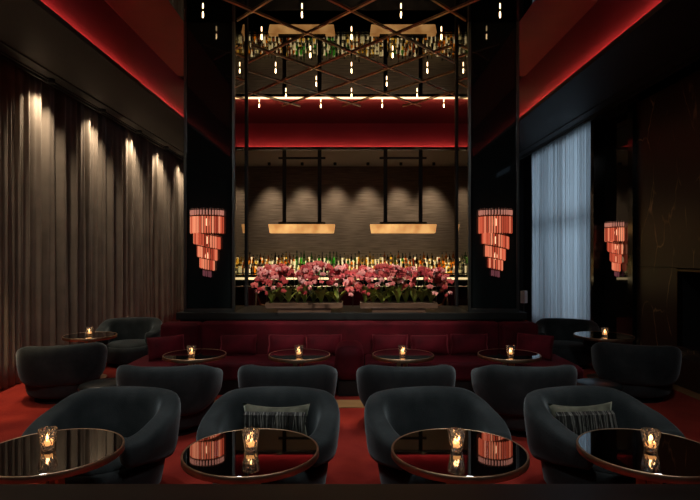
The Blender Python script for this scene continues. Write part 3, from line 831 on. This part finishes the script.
for side, pc in (('left', -.60), ('right', .60)):
    for i in range(9):
        bx_ = pc - .42 + i*.105; by = 7.03 + (-.05, .05)[i % 2]
        t = thing('potted_orchid', f'pink orchid plant, {nth(i)} from the left in the {side} console planter', 'orchid', (bx_, by, .9605), 0, f'orchids in the {side} planter')
        for k in range(5):
            link('leaf', LF[rnd.randrange(3)], t, (0, 0, 0), (rnd.uniform(.15, .55), 0, R(72*k + rnd.uniform(-25, 25))))
        for k in range(2):
            out = ((bx_-pc)/.42)*.30 + rnd.uniform(-.17, .17)
            fy = -.16 + rnd.uniform(-.10, .12) if k == 0 else rnd.uniform(-.08, .16)
            h = .53 + rnd.uniform(-.09, .03)*1.0 - .06*abs(out)
            end_h = h - .15 - rnd.uniform(.05, .22)
            out = max(-.62-(bx_-pc), min(.62-(bx_-pc), out))
            P = [Vector((0, 0, .0)), Vector((out*.15, fy*.2, h*1.05)), Vector((out*.55, fy*.7, h*1.17)), Vector((out*.95, fy*1.15, end_h))]
            pts = [bez(P, q/16) for q in range(17)]
            obj('stem', MB().tube(pts, .0035, 6), M['stem'], t)
            nf = 12
            for q in range(nf):
                tt = .36 + .63*q/(nf-1)
                p = bez(P, tt); sd = 1 if q % 2 else -1
                off = Vector((rnd.uniform(-.03, .03)+sd*.028, rnd.uniform(-.05, -.005), rnd.uniform(-.035, .02)))
                sc = rnd.uniform(.78, 1.08)*(1-.25*(q == nf-1))
                f = link('flower', FL[rnd.randrange(3)], t, p+off, (R(80)+rnd.uniform(-.55, .35), rnd.uniform(-.3, .3), rnd.uniform(-.75, .75) + out*.4))
                f.scale = (sc, sc, sc)

# ------------------------------------------------------------------ red lounge chairs beyond the console
def make_lounge(label, x, y, rz):
    t = thing('lounge_chair', label, 'chair', (x, y, 0), rz, 'red chairs beyond the console')
    obj('backrest', MB().box(-.26, .26, .16, .26, .45, .98), M['red_velvet'], t, bevel=.04)
    obj('seat', MB().box(-.28, .28, -.28, .2, .36, .48), M['red_velvet'], t, bevel=.04)
    for a in (-1, 1):
        obj('arm_frame', MB().tube([(a*.31, -.28, 0), (a*.31, -.28, .62), (a*.31, .0, .66), (a*.31, .24, .9), (a*.31, .3, 0)], .016, 8), M['brass'], t)
    obj('stretcher', MB().box(-.31, .31, -.02, .02, .32, .36), M['brass'], t)
    return t
make_lounge('red chair with brass frame glimpsed left beyond the orchids', -2.0, 10.2, R(170))
make_lounge('red chair with brass frame glimpsed between the two orchid planters', .05, 10.3, R(185))
make_lounge('red chair with brass frame glimpsed right beyond the orchids', 2.0, 10.2, R(190))
# white-headed stand by the sheer curtain
t = thing('display_stand', 'small white box on a thin stand beside the sheer curtain', 'stand', (px(524, 9.3), 9.3, 0), R(48))
obj('stand_base', MB().lathe([(0, 0), (.12, 0), (.12, .012), (0, .02)], 24), M['steel'], t)
obj('stand_pole', MB().tube([(0, 0, .01), (0, 0, .78)], .012), M['steel'], t)
obj('white_head', MB().box(-.06, .06, -.04, .04, .76, .97), M['white'], t, bevel=.006)

# ------------------------------------------------------------------ lights
def spot(loc, to, energy, size, blend, col, rad=.03):
    l = bpy.data.lights.new('spot', 'SPOT'); l.energy = energy; l.spot_size = R(size); l.spot_blend = blend; l.color = col; l.shadow_soft_size = rad
    o = bpy.data.objects.new('spot_light', l); COL.objects.link(o); o.location = loc
    o.rotation_euler = (Vector(to)-Vector(loc)).to_track_quat('-Z', 'Y').to_euler(); return o
can_me = MB().lathe([(0, 0), (.035, 0), (.035, -.05), (.045, -.05), (.045, .03), (0, .03)], 16).mesh('downlight', M['black'], True)
lens_me = MB().lathe([(0, -.012), (.033, -.012), (.033, -.006), (0, -.006)], 16).mesh('lens', M['led_spot'], True)
def fixture(loc, label):
    o = link('downlight', can_me, None, loc); tag(o, label, 'downlight'); link('lens', lens_me, o); return o
for k in range(8):
    y = 2.65 + 1.45*k
    fixture((-3.86, y, ZS+.0), f'small recessed downlight in the slot above the left drape, {nth(k)} from the near end')
    spot((-3.86, y, ZS-.055), (-4.10, y, 2.3), 84, 110, 1, (1, .80, .58), .03)
# bar back wall washers
for k in range(6):
    X = -2.45 + .98*k
    fixture((X, 16.20, 4.30), f'small downlight washing the grained bar wall, {nth(k)} from the left')
    spot((X, 16.22, 4.26), (X, 16.88, 2.5), 130, 58, 1, (1, .77, .54), .10)
# lounge spots from the lattice
for x, y, tx, ty, tz, e, sz in (
    (-.9, 4.3, -.60, 7.1, 1.2, 520, 30), (.9, 4.3, .60, 7.1, 1.2, 520, 30),):
    spot((x, y, H-.1), (tx, ty, tz), e, sz, .8, (1, .86, .72), .04)
for x in (-1.6, -.55, .55, 1.6):
    spot((x*.9, 3.9, H-.08), (x, 3.9, 0), 95, 44, 1, (1, .98, .95), .12)
    spot((x*.9, 5.2, H-.08), (x, 5.3, 0), 85, 44, 1, (1, .98, .95), .12)
spot((-3.7, 5.3, ZS-.03), (-3.80, 5.9, 0), 230, 32, .6, (1, .66, .36), .03)
spot((0, 5.0, H-.08), (0, 5.45, 0), 260, 14, .5, (1, .8, .6), .03)
for x in (-1.3, 1.3):  # added wide fill from the ceiling, lifts the dark lounge
    fixture((x, 1.0, H-.03), f'added fill lamp on the ceiling above the near ledge, {"left" if x < 0 else "right"} one')
    spot((x, 1.0, H-.10), (x*1.1, 4.6, 0), 120, 110, 1, (1, .98, .96), .25)
# daylight outside the window
l = bpy.data.lights.new('daylight', 'AREA'); l.shape = 'RECTANGLE'; l.size = 4.2; l.size_y = 5; l.energy = 205; l.color = (.82, .93, 1)
o = bpy.data.objects.new('daylight_outside', l); COL.objects.link(o); o.location = (W+1.6, 11.0, 2.4); o.rotation_euler = (0, R(90), 0)
wd = bpy.data.worlds.new('world'); SC.world = wd; wd.use_nodes = True
wd.node_tree.nodes['Background'].inputs[0].default_value = (.35, .5, .65, 1); wd.node_tree.nodes['Background'].inputs[1].default_value = .25

# ------------------------------------------------------------------ camera + view
cam = bpy.data.cameras.new('camera'); cam.lens = 28; cam.sensor_width = 36; cam.shift_x = -1.5/700; cam.shift_y = 5/700; cam.clip_start = .05
co = bpy.data.objects.new('camera', cam); COL.objects.link(co); co.location = (0, 0, EYE); co.rotation_euler = (R(90), 0, 0)
SC.camera = co
SC.view_settings.view_transform = 'Standard'; SC.view_settings.look = 'None'; SC.view_settings.exposure = 0; SC.view_settings.gamma = 1
SC.view_settings.use_curve_mapping = False
SC.cycles.max_bounces = 12; SC.cycles.transparent_max_bounces = 24; SC.cycles.glossy_bounces = 6
SC.cycles.sample_clamp_indirect = 4
